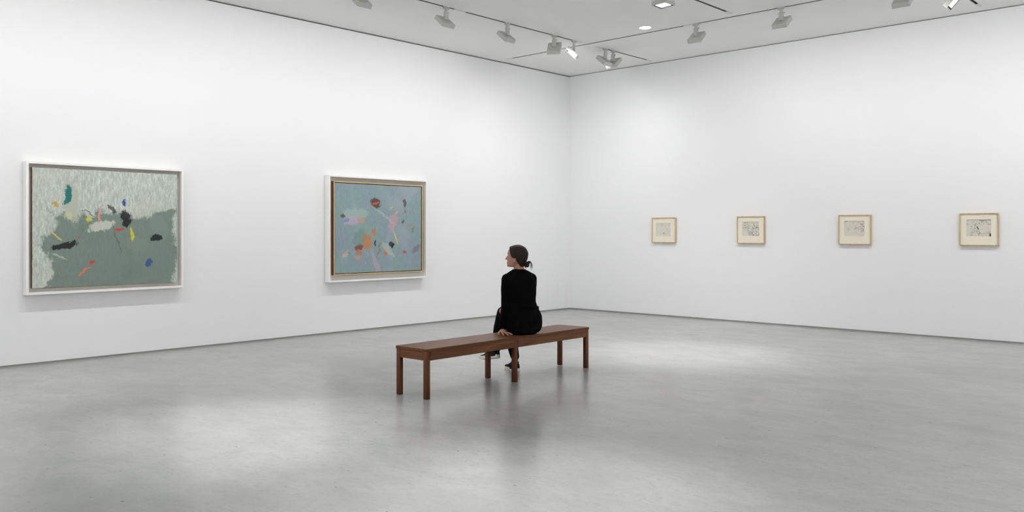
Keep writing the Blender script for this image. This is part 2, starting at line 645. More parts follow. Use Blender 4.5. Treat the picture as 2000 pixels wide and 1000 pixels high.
# along the left-wall track (beam to the left wall)
A_LIST = [(-6.37, 'putty white square track spotlight cut off by the top edge, leftmost on the ceiling'),
          (-5.00, 'square track spotlight aimed at the left wall, just left of the first track joint'),
          (-3.82, 'square track spotlight aimed at the left wall, second fully visible one from the left')]
for y, lab in A_LIST:
    spotlight(1.945, y, WEST, 50, lab, WASH_W, 174, GA, wash=21)
spotlight(1.945, -2.79, R(118), 38, 'square track spotlight seen squarely from behind, beside the one with a bright face', WASH_W * 0.5, 120, GA, yaw=0)
spotlight(1.945, -2.31, R(217), 48, 'track spotlight showing its bright white face, at the end of the left track', WASH_W * 0.45, 120, GA, yaw=0)
spotlight(1.945, -1.50, WEST, 50, 'left one of the pair of spotlights on the short corner track', WASH_W * 0.42, 150, GA, wash=21)
spotlight(1.945, -1.29, NORTH, 50, 'right one of the pair of spotlights on the short corner track', WASH_W * 0.34, 150, GA, yaw=0, wash=21)
B_LIST = [(3.89, 'square track spotlight aimed at the drawings wall, first right of the round downlight'),
          (5.17, 'square track spotlight aimed at the drawings wall, second right of the round downlight'),
          (6.70, 'track spotlight cut off by the top edge, above and between third and fourth drawings')]
for x, lab in B_LIST:
    spotlight(x, -1.975, NORTH, 50, lab, WASH_W, 174, GA, wash=21, yaw=PI / 2)
spotlight(7.12, -1.55, R(5), 42, 'track spotlight showing its black baffle, cut off at the top right corner', WASH_W * 0.25, 120, GA, yaw=0)
spotlight(4.54, -3.84, R(0), 87, 'square track light pointing down with its glowing panel visible, near the top edge', POOL_W, 46, GA, yaw=0, spot=True)
# lamps behind and above the camera: on the same tracks, plus added fill washers
OFF = 'unseen square track spotlight on the tracks above and behind the viewpoint'
GO = 'track spotlights outside the picture'
for y in (-7.6, -8.85, -10.1, -11.4, -13.2):
    spotlight(1.945, y, WEST, 50, OFF, WASH_W, 174, GO, wash=21)
for x in (8.1, 9.4, 11.0, 12.4):
    spotlight(x, -1.975, NORTH, 50, OFF, WASH_W, 174, GO, wash=21, yaw=PI / 2)
for y in (-3.6, -5.6, -7.6, -9.6, -11.6):  # washers added out of view, to brighten the room by wall bounce
    spotlight(11.66, y, 0.0, 50, OFF, WASH_W * REAR_FILL, 170, GO, yaw=0)
for x in (2.9, 4.9, 6.9, 8.9, 10.9):  # more added washers, for ambient bounce off the wall behind
    spotlight(x, -14.24, -PI / 2, 50, OFF, WASH_W * REAR_FILL, 170, GO, yaw=PI / 2)
for x, y in ((4.54, -9.25), (7.12, -9.1)):
    spotlight(x, y, R(-60), 88, OFF, POOL_W, 46, GO, yaw=0, spot=True)


def downlight(x, y, label, watts):
    r = thing('recessed_downlight', label, 'downlight', (x, y, H), (0, 0, 0), 'round recessed downlights')
    bm = bmesh.new()
    n = 40
    prof = [(DR + 0.012, -0.0005), (DR + 0.010, -0.004), (DR, -0.004), (DR - 0.004, -0.0008)]
    rings = [[Vector((rr * math.cos(2 * PI * k / n), rr * math.sin(2 * PI * k / n), z)) for k in range(n)] for rr, z in prof]
    ring_loft(bm, rings, cap=False)
    obj('trim_ring', to_mesh(bm, 'trim_ring', True), M['track_end'], r)
    bm = bmesh.new()
    rings = [[Vector((rr * math.cos(2 * PI * k / n), rr * math.sin(2 * PI * k / n), z)) for k in range(n)]
             for rr, z in ((DR - 0.003, -0.0008), (DR - 0.006, -0.0022), (DR * 0.5, -0.0030))]
    ring_loft(bm, rings)
    obj('lens', to_mesh(bm, 'downlight_lens', True), M['down_lens'], r)
    ld = bpy.data.lights.new('lamp', 'SPOT')
    ld.spot_size = R(96)
    ld.spot_blend = 1.0
    ld.shadow_soft_size = 0.06
    ld.energy = watts
    ld.color = LAMP_COL
    lo = bpy.data.objects.new('lamp', ld)
    COL.objects.link(lo)
    lo.parent = r
    lo.location = (0, 0, -0.07)
    return r


for i, (x, y) in enumerate(DL):
    downlight(x, y, 'round recessed downlight glowing in the ceiling' if i == 0 else
              'added round downlight in the ceiling outside the picture, for floor fill', DOWN_W * (2.3 if x < 4 and y > -10 else 0.45))  # unseen ones are added fill; near column stronger for the bench shadow


# ------------------------------------------------------------------ paintings on the left wall (x = 0 plane)
def rails(parent, w, h, face, depth, material, x0=0.0, bevel=0.002, name='frame_rail'):
    """four rails of a frame lying against the wall, in a y-z plane, centred on the parent"""
    for (ya, yb, za, zb) in ((-w / 2, -w / 2 + face, -h / 2, h / 2), (w / 2 - face, w / 2, -h / 2, h / 2),
                             (-w / 2 + face, w / 2 - face, h / 2 - face, h / 2), (-w / 2 + face, w / 2 - face, -h / 2, -h / 2 + face)):
        cy, cz = (ya + yb) / 2, (za + zb) / 2
        obj(name, box_mesh(name, (x0, ya - cy, za - cz), (x0 + depth, yb - cy, zb - cz), bevel, 2), material, parent, (0, cy, cz))


def stretched_canvas(parent, y0, y1, z0, z1, x0, x1, front, edge, cy, cz, name='canvas'):
    w, h = y1 - y0, z1 - z0
    loc = (0, (y0 + y1) / 2 - cy, (z0 + z1) / 2 - cz)
    obj('canvas_edge', box_mesh('canvas_edge', (x0, -w / 2, -h / 2), (x1 - 0.004, w / 2, h / 2), 0.004, 2), edge, parent, loc)
    bm = bmesh.new()
    n = 26
    rnd = random.Random(5)
    hw, hh = w / 2 - 0.001, h / 2 - 0.001
    pts = []
    for k in range(n):
        pts.append((-hw + 2 * hw * k / n, -hh + rnd.uniform(0, 0.004)))
    for k in range(n):
        pts.append((hw - rnd.uniform(0, 0.003), -hh + 2 * hh * k / n))
    for k in range(n):
        pts.append((hw - 2 * hw * k / n, hh - rnd.uniform(0, 0.004)))
    for k in range(n):
        pts.append((-hw + rnd.uniform(0, 0.003), hh - 2 * hh * k / n))
    ring_loft(bm, [[Vector((x1 - 0.0042, a, b)) for a, b in pts], [Vector((x1, a, b)) for a, b in pts]])
    return obj('painted_surface', to_mesh(bm, 'painted_surface'), front, parent, loc)


def field_sage(t, u, v, c):
    streak = t.noise(t.mapping(c, rot=(0.25, 0, 0), scale=(30, 46, 12)), 1.0, 4, 0.65, 0.6)
    cloud = t.noise(c, 2.6, 5, 0.6, 0.4)
    green = t.mix(streak, (0.165, 0.225, 0.195), (0.235, 0.295, 0.255))
    green = t.mix(t.math('MULTIPLY', t.step(cloud, 0.5, 0.7), 0.35), green, (0.14, 0.18, 0.15))
    pale = t.mix(t.step(streak, 0.35, 0.68), (0.41, 0.47, 0.44), (0.66, 0.70, 0.63))
    pale = t.mix(t.math('MULTIPLY', t.step(cloud, 0.45, 0.7), 0.5), pale, (0.56, 0.57, 0.48))
    # pale area: a band across the top and down the left margin, loosely bounded
    d = t.math('SUBTRACT', v, 0.64)
    d = t.math('MAXIMUM', d, t.math('SUBTRACT', 0.10, u))
    d = t.math('MAXIMUM', d, t.math('SUBTRACT', u, 0.965))
    d = t.math('ADD', d, t.math('MULTIPLY', t.math('SUBTRACT', t.noise(c, 3.2, 5, 0.6), 0.5), 0.42))
    scrub = t.noise(t.mapping(c, rot=(-0.5, 0, 0), scale=(30, 60, 20)), 1.0, 4, 0.7, 0.8)
    green = t.mix(t.math('MULTIPLY', t.step(scrub, 0.56, 0.72), 0.35), green, (0.33, 0.39, 0.35))
    pale = t.mix(t.math('MULTIPLY', t.step(scrub, 0.54, 0.70), 0.5), pale, (0.33, 0.39, 0.36))
    return t.mix(t.step(t.math('ADD', d, t.math('MULTIPLY', t.math('SUBTRACT', scrub, 0.5), 0.12)), -0.02, 0.02), green, pale)


def field_blue(t, u, v, c):
    streak = t.noise(t.mapping(c, rot=(0.6, 0, 0), scale=(30, 40, 16)), 1.0, 4, 0.65, 0.8)
    cloud = t.noise(c, 2.1, 5, 0.6, 0.5)
    a = t.mix(streak, (0.225, 0.305, 0.345), (0.30, 0.375, 0.42))
    b = t.mix(streak, (0.205, 0.305, 0.315), (0.30, 0.41, 0.40))
    col = t.mix(t.step(cloud, 0.40, 0.62), a, b)
    lav = t.noise(t.mapping(c, loc=(3, 1, 2)), 2.4, 4)
    scrub = t.noise(t.mapping(c, rot=(-0.7, 0, 0), scale=(30, 55, 18)), 1.0, 4, 0.7, 0.8)
    col = t.mix(t.math('MULTIPLY', t.step(scrub, 0.52, 0.72), 0.5), col, (0.16, 0.27, 0.27))
    col = t.mix(t.math('MULTIPLY', t.math('SUBTRACT', 1.0, t.step(scrub, 0.28, 0.45)), 0.5), col, (0.42, 0.47, 0.50))
    return t.mix(t.math('MULTIPLY', t.step(lav, 0.50, 0.66), 0.55), col, (0.37, 0.40, 0.47))


BLK, RED, YEL = (0.012, 0.013, 0.016), (0.62, 0.055, 0.035), (0.66, 0.60, 0.06)
rr = random.Random(11)
DABS1 = [  # generic loose dabs in the painting's palette
    (0.30, 0.42, 0.055, 0.16, 0.10, (0.47, 0.49, 0.42), 0.85), (0.62, 0.58, 0.10, 0.038, -0.1, (0.58, 0.60, 0.53), 0.9),
    (0.44, 0.62, 0.10, 0.06, 0.3, (0.22, 0.28, 0.24), 0.8), (0.80, 0.72, 0.06, 0.11, 0.1, (0.22, 0.285, 0.25), 0.8),
    (0.24, 0.60, 0.085, 0.022, 0.12, BLK, 0.95), (0.52, 0.67, 0.038, 0.055, 0.5, BLK, 0.95), (0.86, 0.52, 0.034, 0.034, 0, BLK, 0.95),
    (0.36, 0.63, 0.05, 0.012, -0.5, BLK, 0.8), (0.57, 0.49, 0.020, 0.065, -0.1, (0.0, 0.17, 0.16), 0.95),
    (0.55, 0.40, 0.028, 0.026, 0.4, (0.03, 0.10, 0.27), 0.9), (0.45, 0.52, 0.012, 0.055, -0.35, (0.72, 0.20, 0.12), 0.95),
    (0.20, 0.35, 0.012, 0.055, 0.0, YEL, 0.95), (0.17, 0.26, 0.010, 0.034, -0.2, (0.02, 0.05, 0.36), 0.95),
    (0.70, 0.36, 0.022, 0.016, 0.2, YEL, 0.9), (0.79, 0.20, 0.032, 0.010, -0.15, RED, 0.95), (0.15, 0.43, 0.018, 0.006, 0.1, RED, 0.9),
    (0.66, 0.45, 0.016, 0.005, 0, RED, 0.8), (0.84, 0.42, 0.022, 0.010, -0.7, (0.58, 0.33, 0.07), 0.9),
    (0.145, 0.70, 0.007, 0.075, -0.05, (0.70, 0.30, 0.30), 0.85), (0.36, 0.57, 0.02, 0.03, 0, (0.60, 0.60, 0.28), 0.7),
    (0.60, 0.72, 0.008, 0.05, 0.5, (0.66, 0.55, 0.16), 0.85), (0.38, 0.21, 0.06, 0.006, 0.1, (0.5, 0.53, 0.48), 0.7),
    (0.33, 0.13, 0.004, 0.07, 0, (0.5, 0.53, 0.48), 0.6), (0.22, 0.78, 0.005, 0.12, 0, (0.10, 0.14, 0.13), 0.7),
    (0.25, 0.72, 0.06, 0.006, -0.08, (0.10, 0.14, 0.13), 0.8)]
M['art_sage'] = painting_mat('oil_sage', field_sage, DABS1, 1.634, 1.325, 4)
ORG, BRN, PNK = (0.55, 0.23, 0.06), (0.10, 0.045, 0.03), (0.55, 0.33, 0.36)
DABS2 = [
    (0.13, 0.22, 0.060, 0.075, 0.3, ORG, 0.85), (0.14, 0.23, 0.045, 0.055, 0.3, BRN, 0.9), (0.25, 0.19, 0.035, 0.03, 0, ORG, 0.85),
    (0.27, 0.24, 0.022, 0.04, 0.1, BRN, 0.8), (0.27, 0.29, 0.012, 0.020, 0, RED, 0.9), (0.49, 0.26, 0.038, 0.026, 0.6, (0.03, 0.035, 0.045), 0.9),
    (0.80, 0.23, 0.045, 0.034, -0.2, (0.22, 0.06, 0.04), 0.9), (0.43, 0.45, 0.024, 0.042, 0, ORG, 0.9), (0.69, 0.68, 0.055, 0.075, -0.3, PNK, 0.75),
    (0.79, 0.70, 0.030, 0.14, -0.15, (0.46, 0.36, 0.46), 0.7), (0.77, 0.58, 0.034, 0.022, 0, (0.55, 0.20, 0.10), 0.85), (0.68, 0.40, 0.14, 0.055, 0, (0.36, 0.50, 0.44), 0.75),
    (0.65, 0.31, 0.085, 0.045, -0.1, (0.50, 0.40, 0.52), 0.75), (0.63, 0.32, 0.022, 0.010, 0, RED, 0.9), (0.59, 0.26, 0.008, 0.085, 0.1, (0.68, 0.58, 0.18), 0.9),
    (0.57, 0.24, 0.04, 0.014, 0.2, (0.60, 0.12, 0.07), 0.85), (0.84, 0.53, 0.012, 0.035, 0, BLK, 0.9), (0.88, 0.49, 0.022, 0.014, 0.4, BLK, 0.9),
    (0.65, 0.57, 0.020, 0.010, 0, BLK, 0.85), (0.09, 0.64, 0.045, 0.030, -0.3, (0.52, 0.33, 0.26), 0.8), (0.22, 0.66, 0.065, 0.028, 0.25, (0.22, 0.19, 0.22), 0.75),
    (0.13, 0.58, 0.008, 0.026, 0, YEL, 0.9), (0.19, 0.58, 0.035, 0.016, -0.1, (0.55, 0.33, 0.20), 0.8), (0.31, 0.50, 0.018, 0.026, 0, BRN, 0.8),
    (0.45, 0.78, 0.10, 0.030, -0.3, (0.42, 0.49, 0.49), 0.7), (0.45, 0.79, 0.022, 0.008, 0, (0.55, 0.22, 0.16), 0.8), (0.62, 0.74, 0.012, 0.018, 0.3, BRN, 0.8),
    (0.56, 0.64, 0.018, 0.035, -0.4, (0.60, 0.45, 0.36), 0.8), (0.78, 0.79, 0.026, 0.012, 0, (0.15, 0.25, 0.52), 0.8), (0.27, 0.40, 0.14, 0.010, -0.2, (0.42, 0.50, 0.50), 0.7),
    (0.45, 0.33, 0.010, 0.075, -0.25, (0.26, 0.22, 0.14), 0.75), (0.35, 0.35, 0.030, 0.014, 0, (0.58, 0.40, 0.38), 0.7), (0.93, 0.26, 0.016, 0.024, 0, (0.22, 0.27, 0.12), 0.8),
    (0.29, 0.59, 0.08, 0.030, 0, (0.24, 0.38, 0.33), 0.6), (0.45, 0.10, 0.09, 0.07, 0.5, (0.17, 0.28, 0.26), 0.5)]
M['art_blue'] = painting_mat('oil_blue', field_blue, DABS2, 1.66, 1.33, 9)

# the large grey-green canvas in a white tray frame
PW, PH = 1.773, 1.456
PC = (0.0, -8.574, 1.498)
p1 = thing('framed_painting', 'grey-green abstract painting in a white tray frame, nearest on the left wall', 'painting',
           (0.004, PC[1], PC[2]), (0, 0, 0), 'framed paintings on the left wall')
rails(p1, PW, PH, 0.027, 0.098, M['white_frame'])
obj('backing_tray', box_mesh('backing_tray', (0.0, -PW / 2 + 0.027, -PH / 2 + 0.027), (0.018, PW / 2 - 0.027, PH / 2 - 0.027)), M['tray'], p1)
stretched_canvas(p1, -9.393, -7.759, 0.838, 2.163, 0.018, 0.072, M['art_sage'], M['canvas_edge'], PC[1], PC[2])

# the blue-grey canvas with a thin gilt moulding in a white tray frame
PW2, PH2 = 1.85, 1.53
PC2 = (0.0, -4.622, 1.503)
p2 = thing('framed_painting', 'blue-grey abstract painting with thin gold edging inside a white tray frame', 'painting',
           (0.004, PC2[1], PC2[2]), (0, 0, 0), 'framed paintings on the left wall')
rails(p2, PW2, PH2, 0.024, 0.098, M['white_frame'])
obj('backing_tray', box_mesh('backing_tray', (0.0, -PW2 / 2 + 0.024, -PH2 / 2 + 0.024), (0.018, PW2 / 2 - 0.024, PH2 / 2 - 0.024)), M['tray'], p2)
gl, gr, gb, gt = -5.452, -3.774, 0.838, 2.183
gw, gh = gr - gl, gt - gb
GE = 0.013
gc = (0, (gl + gr) / 2 - PC2[1], (gb + gt) / 2 - PC2[2])
for (ya, yb, za, zb) in ((-gw / 2, -gw / 2 + GE, -gh / 2, gh / 2), (gw / 2 - GE, gw / 2, -gh / 2, gh / 2),
                         (-gw / 2 + GE, gw / 2 - GE, gh / 2 - GE, gh / 2), (-gw / 2 + GE, gw / 2 - GE, -gh / 2, -gh / 2 + GE)):
    cy, cz = (ya + yb) / 2, (za + zb) / 2
    lo = (gc[0], gc[1] + cy, gc[2] + cz)
    o = obj('inner_rail', box_mesh('inner_rail', (0.018, ya - cy, za - cz), (0.074, yb - cy, zb - cz)), M['frame_brown'], p2, lo)
    o['label'] = 'red-brown wooden inner moulding'
    g = obj('gilt_edge', box_mesh('gilt_edge', (0.0742, ya - cy, za - cz), (0.081, yb - cy, zb - cz), 0.002, 2), M['gold'], o)
    g['label'] = 'thin gold front edge'
obj('dark_rebate', box_mesh('dark_rebate', (0.018, -gw / 2 + GE, -gh / 2 + GE), (0.055, gw / 2 - GE, gh / 2 - GE)), M['black'], p2, gc)
cw2, ch2 = gw / 2 - 0.022, gh / 2 - 0.022
obj('painted_surface', box_mesh('painted_surface', (0.055, -cw2, -ch2), (0.0705, cw2, ch2), 0.002, 1), M['art_blue'], p2, gc)


# ------------------------------------------------------------------ four framed drawings on the back wall (y = 0 plane)
def drawing_mat(name, seed, dens, dark, red=False):
    m = mat(name, (0.6, 0.58, 0.52), 0.9, spec=0.15)
    t = NT(m)
    c = t.mapping(t.coord(), loc=(seed * 3.1, seed * 1.7, seed * 2.3))
    n1 = t.noise(c, 13, 2, 0.5, 1.4)
    n2 = t.noise(t.mapping(c, loc=(5, 2, 9)), 22, 2, 0.5, 1.0)
    l1 = t.math('SUBTRACT', 1.0, t.step(t.math('ABSOLUTE', t.math('SUBTRACT', n1, 0.5)), 0.006, 0.022))
    l2 = t.math('SUBTRACT', 1.0, t.step(t.math('ABSOLUTE', t.math('SUBTRACT', n2, 0.52)), 0.008, 0.026))
    area = t.step(t.noise(t.mapping(c, loc=(1, 8, 3)), 7, 2), 0.60 - dens, 0.72 - dens)
    lines = t.math('MULTIPLY', t.math('MAXIMUM', l1, t.math('MULTIPLY', l2, 0.8)), area)
    blots = t.step(t.noise(t.mapping(c, loc=(4, 4, 7)), 26, 2, 0.5, 0.8), 0.66, 0.70)
    blots = t.math('MULTIPLY', blots, area)
    paper = t.mix(t.noise(c, 18, 3), (0.66, 0.625, 0.55), (0.73, 0.695, 0.615))
    col = t.mix(t.math('MULTIPLY', lines, dark), paper, (0.14, 0.135, 0.13))
    col = t.mix(t.math('MULTIPLY', blots, min(1, dark * 1.3)), col, (0.05, 0.05, 0.05))
    t.link(col, t.b.inputs['Base Color'])
    return m


DRAW = [  # left x, right x, opening left, right, top, bottom
    (1.866, 2.345, 1.946, 2.241, 1.610, 1.380, 0.10, 0.40, 'framed drawing with faint grey marks, nearest the room corner'),
    (3.498, 3.974, 3.585, 3.880, 1.620, 1.389, 0.20, 0.95, 'framed drawing dense with dark marks, second from the room corner'),
    (5.153, 5.625, 5.235, 5.532, 1.620, 1.389, 0.12, 0.9, 'framed drawing with sparse marks, third from the room corner'),
    (6.805, 7.278, 6.892, 7.190, 1.623, 1.394, 0.20, 0.75, 'framed drawing farthest to the right, fourth from the room corner')]
ZT0, ZB0 = 1.709, 1.272
for i, (xl, xr, ol, orr, ot, ob, dens, dark, lab) in enumerate(DRAW):
    w, h = xr - xl, ZT0 - ZB0
    cx, cz = (xl + xr) / 2, (ZT0 + ZB0) / 2
    # built in the y-z plane like the paintings, then turned to face the room (local +x -> -y, local +y -> +x)
    r = thing('framed_drawing', lab, 'drawing', (cx, -0.004, cz), (0, 0, -PI / 2), 'small framed drawings on the right wall')
    # with this turn, local y runs along... +x of the room
    rails(r, w, h, 0.013, 0.036, M['maple'], bevel=0.0015)
    # mat board with a window
    a, b = w / 2 - 0.013, h / 2 - 0.013
    ya, yb, za, zb = ol - cx, orr - cx, ob - cz, ot - cz
    bm = bmesh.new()
    outer = [(-a, -b), (a, -b), (a, b), (-a, b)]
    win = [(ya, za), (yb, za), (yb, zb), (ya, zb)]
    bev = [(ya + 0.002, za + 0.002), (yb - 0.002, za + 0.002), (yb - 0.002, zb - 0.002), (ya + 0.002, zb - 0.002)]
    vr = []
    for ptsx, x in ((outer, 0.012), (outer, 0.024), (win, 0.024), (bev, 0.020)):
        vr.append([bm.verts.new((x, p[0], p[1])) for p in ptsx])
    vr.append([bm.verts.new((0.012, p[0], p[1])) for p in bev])
    for q0, q1 in zip(vr, vr[1:] + vr[:1]):
        for k in range(4):
            bm.faces.new((q0[k], q0[(k + 1) % 4], q1[(k + 1) % 4], q1[k]))
    obj('mat_board', to_mesh(bm, 'mat_board'), M['mat_board'], r)
    pw, ph = yb - ya - 0.004, zb - za - 0.004
    obj('drawing_sheet', box_mesh('drawing_sheet', (0.0125, -pw / 2, -ph / 2), (0.0165, pw / 2, ph / 2)),
        drawing_mat('pencil_drawing_%d' % i, i + 1, dens, dark), r, (0, (ya + yb) / 2, (za + zb) / 2))
    obj('backing_board', box_mesh('backing_board', (0.0, -a, -b), (0.0115, a, b)), M['canvas_edge'], r)

# ------------------------------------------------------------------ the bench
BW, BL, BH = 0.405, 2.355, 0.437
bench = thing('bench', 'long dark walnut bench with six legs in the middle of the floor', 'bench', (4.437, -6.575, 0), (0, 0, R(1.1)))
SEAT_T = 0.024
LG = 0.048
AP = 0.078
obj('seat', box_mesh('seat', (-BW / 2, -BL / 2, BH - SEAT_T), (BW / 2, BL / 2, BH), 0.002, 2), M['walnut_y'], bench)
lx, ly = BW / 2 - LG / 2 - 0.001, BL / 2 - LG / 2 - 0.001


def leg_mesh():
    bm = bmesh.new()
    n = 6
    rad = 0.011
    prof = []
    s = LG / 2
    for q, (sx, sy) in enumerate(((1, 1), (-1, 1), (-1, -1), (1, -1))):
        for k in range(n):
            a = PI / 2 * q + PI / 2 * k / (n - 1)
            prof.append((sx * (s - rad) + rad * math.cos(a), sy * (s - rad) + rad * math.sin(a)))
    zs = [(0.0, 0.92), (0.004, 1.0), (BH - SEAT_T - 0.0005, 1.0)]
    ring_loft(bm, [[Vector((p[0] * k, p[1] * k, z)) for p in prof] for z, k in zs])
    me = to_mesh(bm, 'bench_leg')
    for p in me.polygons:
        p.use_smooth = abs(p.normal.z) < 0.5
    return me


lm = leg_mesh()
lm.materials.append(M['walnut_z'])
for sx in (-1, 1):
    for y in (-ly, 0.0, ly):
        obj('leg', lm, None, bench, (sx * lx, y, 0))
    for (ya, yb) in ((-ly + LG / 2 + 0.0005, -LG / 2 - 0.0005), (LG / 2 + 0.0005, ly - LG / 2 - 0.0005)):
        cy = (ya + yb) / 2
        x_out = sx * (BW / 2 - 0.0006)
        x_in = sx * (BW / 2 - 0.027)
        obj('apron', box_mesh('apron', (min(x_out, x_in), ya - cy, BH - SEAT_T - AP), (max(x_out, x_in), yb - cy, BH - SEAT_T - 0.0004), 0.002, 1),
            M['walnut_y'], bench, (0, cy, 0))
for y in (-1, 1):
    yo, yi = y * (BL / 2 - 0.007), y * (BL / 2 - 0.031)
    obj('end_apron', box_mesh('end_apron', (-lx + LG / 2 + 0.0005, min(yo, yi), BH - SEAT_T - AP), (lx - LG / 2 - 0.0005, max(yo, yi), BH - SEAT_T - 0.0004), 0.002, 1),
        M['walnut_x'], bench)
obj('cross_rail', box_mesh('cross_rail', (-lx + LG / 2 + 0.0005, -0.012, BH - SEAT_T - 0.06), (lx - LG / 2 - 0.0005, 0.012, BH - SEAT_T - 0.0004)), M['walnut_x'], bench)

# ------------------------------------------------------------------ the seated person
# local frame: origin on the floor under the pelvis, +y the way away from the viewpoint, +x to the right
person = thing('person', 'person in black clothes seated on the bench, head turned in profile, low hair bun', 'person',
               (4.495, -6.343, 0), (0, 0, math.atan2(0.679, 0.734)))

TORSO = [  # z, cx, cy, half width, half depth, turn (deg to the left of straight away)
    (0.4385, 0.020, 0.000, 0.120, 0.090, 34), (0.455, 0.020, 0.000, 0.160, 0.120, 34), (0.50, 0.021, 0.002, 0.187, 0.143, 34),
    (0.56, 0.021, 0.004, 0.192, 0.148, 34), (0.62, 0.018, 0.006, 0.186, 0.143, 33), (0.68, 0.010, 0.006, 0.166, 0.127, 31),
    (0.755, 0.000, 0.002, 0.146, 0.110, 29), (0.84, -0.006, -0.004, 0.156, 0.112, 27), (0.91, -0.013, -0.004, 0.166, 0.113, 26),
    (0.96, -0.018, 0.000, 0.168, 0.106, 25), (1.00, -0.020, 0.008, 0.158, 0.092, 25), (1.030, -0.021, 0.015, 0.130, 0.078, 25),
    (1.055, -0.021, 0.020, 0.092, 0.068, 25), (1.072, -0.021, 0.024, 0.064, 0.060, 25)]


def torso(bm, grow, z0=0.0, z1=9.0, n=40):
    rows = [r for r in TORSO if z0 <= r[0] <= z1]
    path = catmull(rows, 3)
    rings = []
    for (z, cx, cy, a, b, ph) in path:
        p = R(ph)
        rt = Vector((math.cos(p), math.sin(p), 0))
        fw = Vector((-math.sin(p), math.cos(p), 0))
        ring = []
        for k in range(n):
            t = 2 * PI * k / n
            ct, st = math.cos(t), math.sin(t)
            e = 0.86
            ring.append(Vector((cx, cy, z)) + rt * (a + grow) * math.copysign(abs(ct) ** e, ct) + fw * (b + grow) * math.copysign(abs(st) ** e, st))
        rings.append(ring)
    ring_loft(bm, rings)


ARM_L = [(-0.140, -0.055, 0.985, 0.050), (-0.150, -0.070, 0.86, 0.044), (-0.152, -0.085, 0.735, 0.039),
         (-0.168, -0.075, 0.62, 0.035), (-0.188, -0.064, 0.515, 0.027)]
ARM_R = [(0.100, 0.055, 0.985, 0.050), (0.098, 0.120, 0.87, 0.044), (0.080, 0.185, 0.765, 0.039),
         (0.015, 0.235, 0.715, 0.034), (-0.072, 0.272, 0.690, 0.026)]
THIGH_L = [(-0.045, -0.040, 0.530, 0.092), (-0.075, 0.14, 0.522, 0.082), (-0.118, 0.365, 0.500, 0.060)]
SHIN_L = [(-0.118, 0.365, 0.498, 0.058), (-0.104, 0.392, 0.36, 0.056), (-0.078, 0.415, 0.22, 0.043), (-0.052, 0.430, 0.100, 0.031)]
THIGH_R = [(0.085, 0.045, 0.545, 0.092), (-0.02, 0.195, 0.605, 0.080), (-0.180, 0.360, 0.612, 0.060)]
SHIN_R = [(-0.182, 0.362, 0.608, 0.058), (-0.215, 0.372, 0.46, 0.056), (-0.242, 0.368, 0.32, 0.043), (-0.258, 0.362, 0.222, 0.031)]

# hands: palm, thumb and four fingers, each a chain of joints
HAND_L = {
    'palm': [(-0.190, -0.064, 0.505, 0.024), (-0.186, -0.084, 0.478, 0.026), (-0.172, -0.104, 0.460, 0.021)],
    'palm2': [(-0.184, -0.075, 0.485, 0.022), (-0.158, -0.090, 0.464, 0.019)],
    'thumb': [(-0.205, -0.082, 0.472, 0.013), (-0.222, -0.104, 0.459, 0.0105), (-0.219, -0.132, 0.4475, 0.0088)],
    'index': [(-0.186, -0.112, 0.459, 0.0125), (-0.186, -0.146, 0.463, 0.0095), (-0.178, -0.172, 0.4515, 0.0082), (-0.172, -0.186, 0.4465, 0.0074)],
    'middle': [(-0.170, -0.112, 0.459, 0.0125), (-0.153, -0.146, 0.463, 0.0095), (-0.138, -0.173, 0.4515, 0.0082), (-0.129, -0.188, 0.4465, 0.0074)],
    'ring': [(-0.157, -0.104, 0.458, 0.0115), (-0.128, -0.132, 0.461, 0.0090), (-0.106, -0.151, 0.4505, 0.0078), (-0.095, -0.160, 0.446, 0.0070)],
    'little': [(-0.150, -0.094, 0.456, 0.0105), (-0.120, -0.108, 0.457, 0.0080), (-0.099, -0.119, 0.449, 0.0070), (-0.089, -0.123, 0.4455, 0.0064)],
}
HAND_R = {
    'palm': [(-0.108, 0.298, 0.692, 0.024), (-0.135, 0.310, 0.696, 0.024), (-0.168, 0.318, 0.694, 0.019)],
    'palm2': [(-0.120, 0.298, 0.690, 0.022), (-0.160, 0.296, 0.686, 0.018)],
    'thumb': [(-0.135, 0.326, 0.692, 0.013), (-0.158, 0.352, 0.694, 0.0105), (-0.178, 0.372, 0.688, 0.009)],
    'index': [(-0.172, 0.334, 0.692, 0.012), (-0.212, 0.336, 0.684, 0.0095), (-0.246, 0.332, 0.655, 0.0085), (-0.254, 0.328, 0.632, 0.0075)],
    'middle': [(-0.172, 0.319, 0.691, 0.012), (-0.212, 0.314, 0.678, 0.0095), (-0.240, 0.305, 0.645, 0.0085), (-0.246, 0.300, 0.618, 0.0075)],
    'ring': [(-0.168, 0.303, 0.687, 0.0115), (-0.206, 0.294, 0.668, 0.009), (-0.228, 0.284, 0.634, 0.008), (-0.232, 0.279, 0.608, 0.007)],
    'little': [(-0.160, 0.290, 0.682, 0.0105), (-0.194, 0.276, 0.658, 0.008), (-0.210, 0.268, 0.628, 0.007), (-0.213, 0.264, 0.608, 0.0064)],
}

for k_, ch_ in HAND_R.items():
    HAND_R[k_] = [(p[0] + 0.036, p[1] - 0.028, p[2] - 0.003, p[3]) for p in ch_]

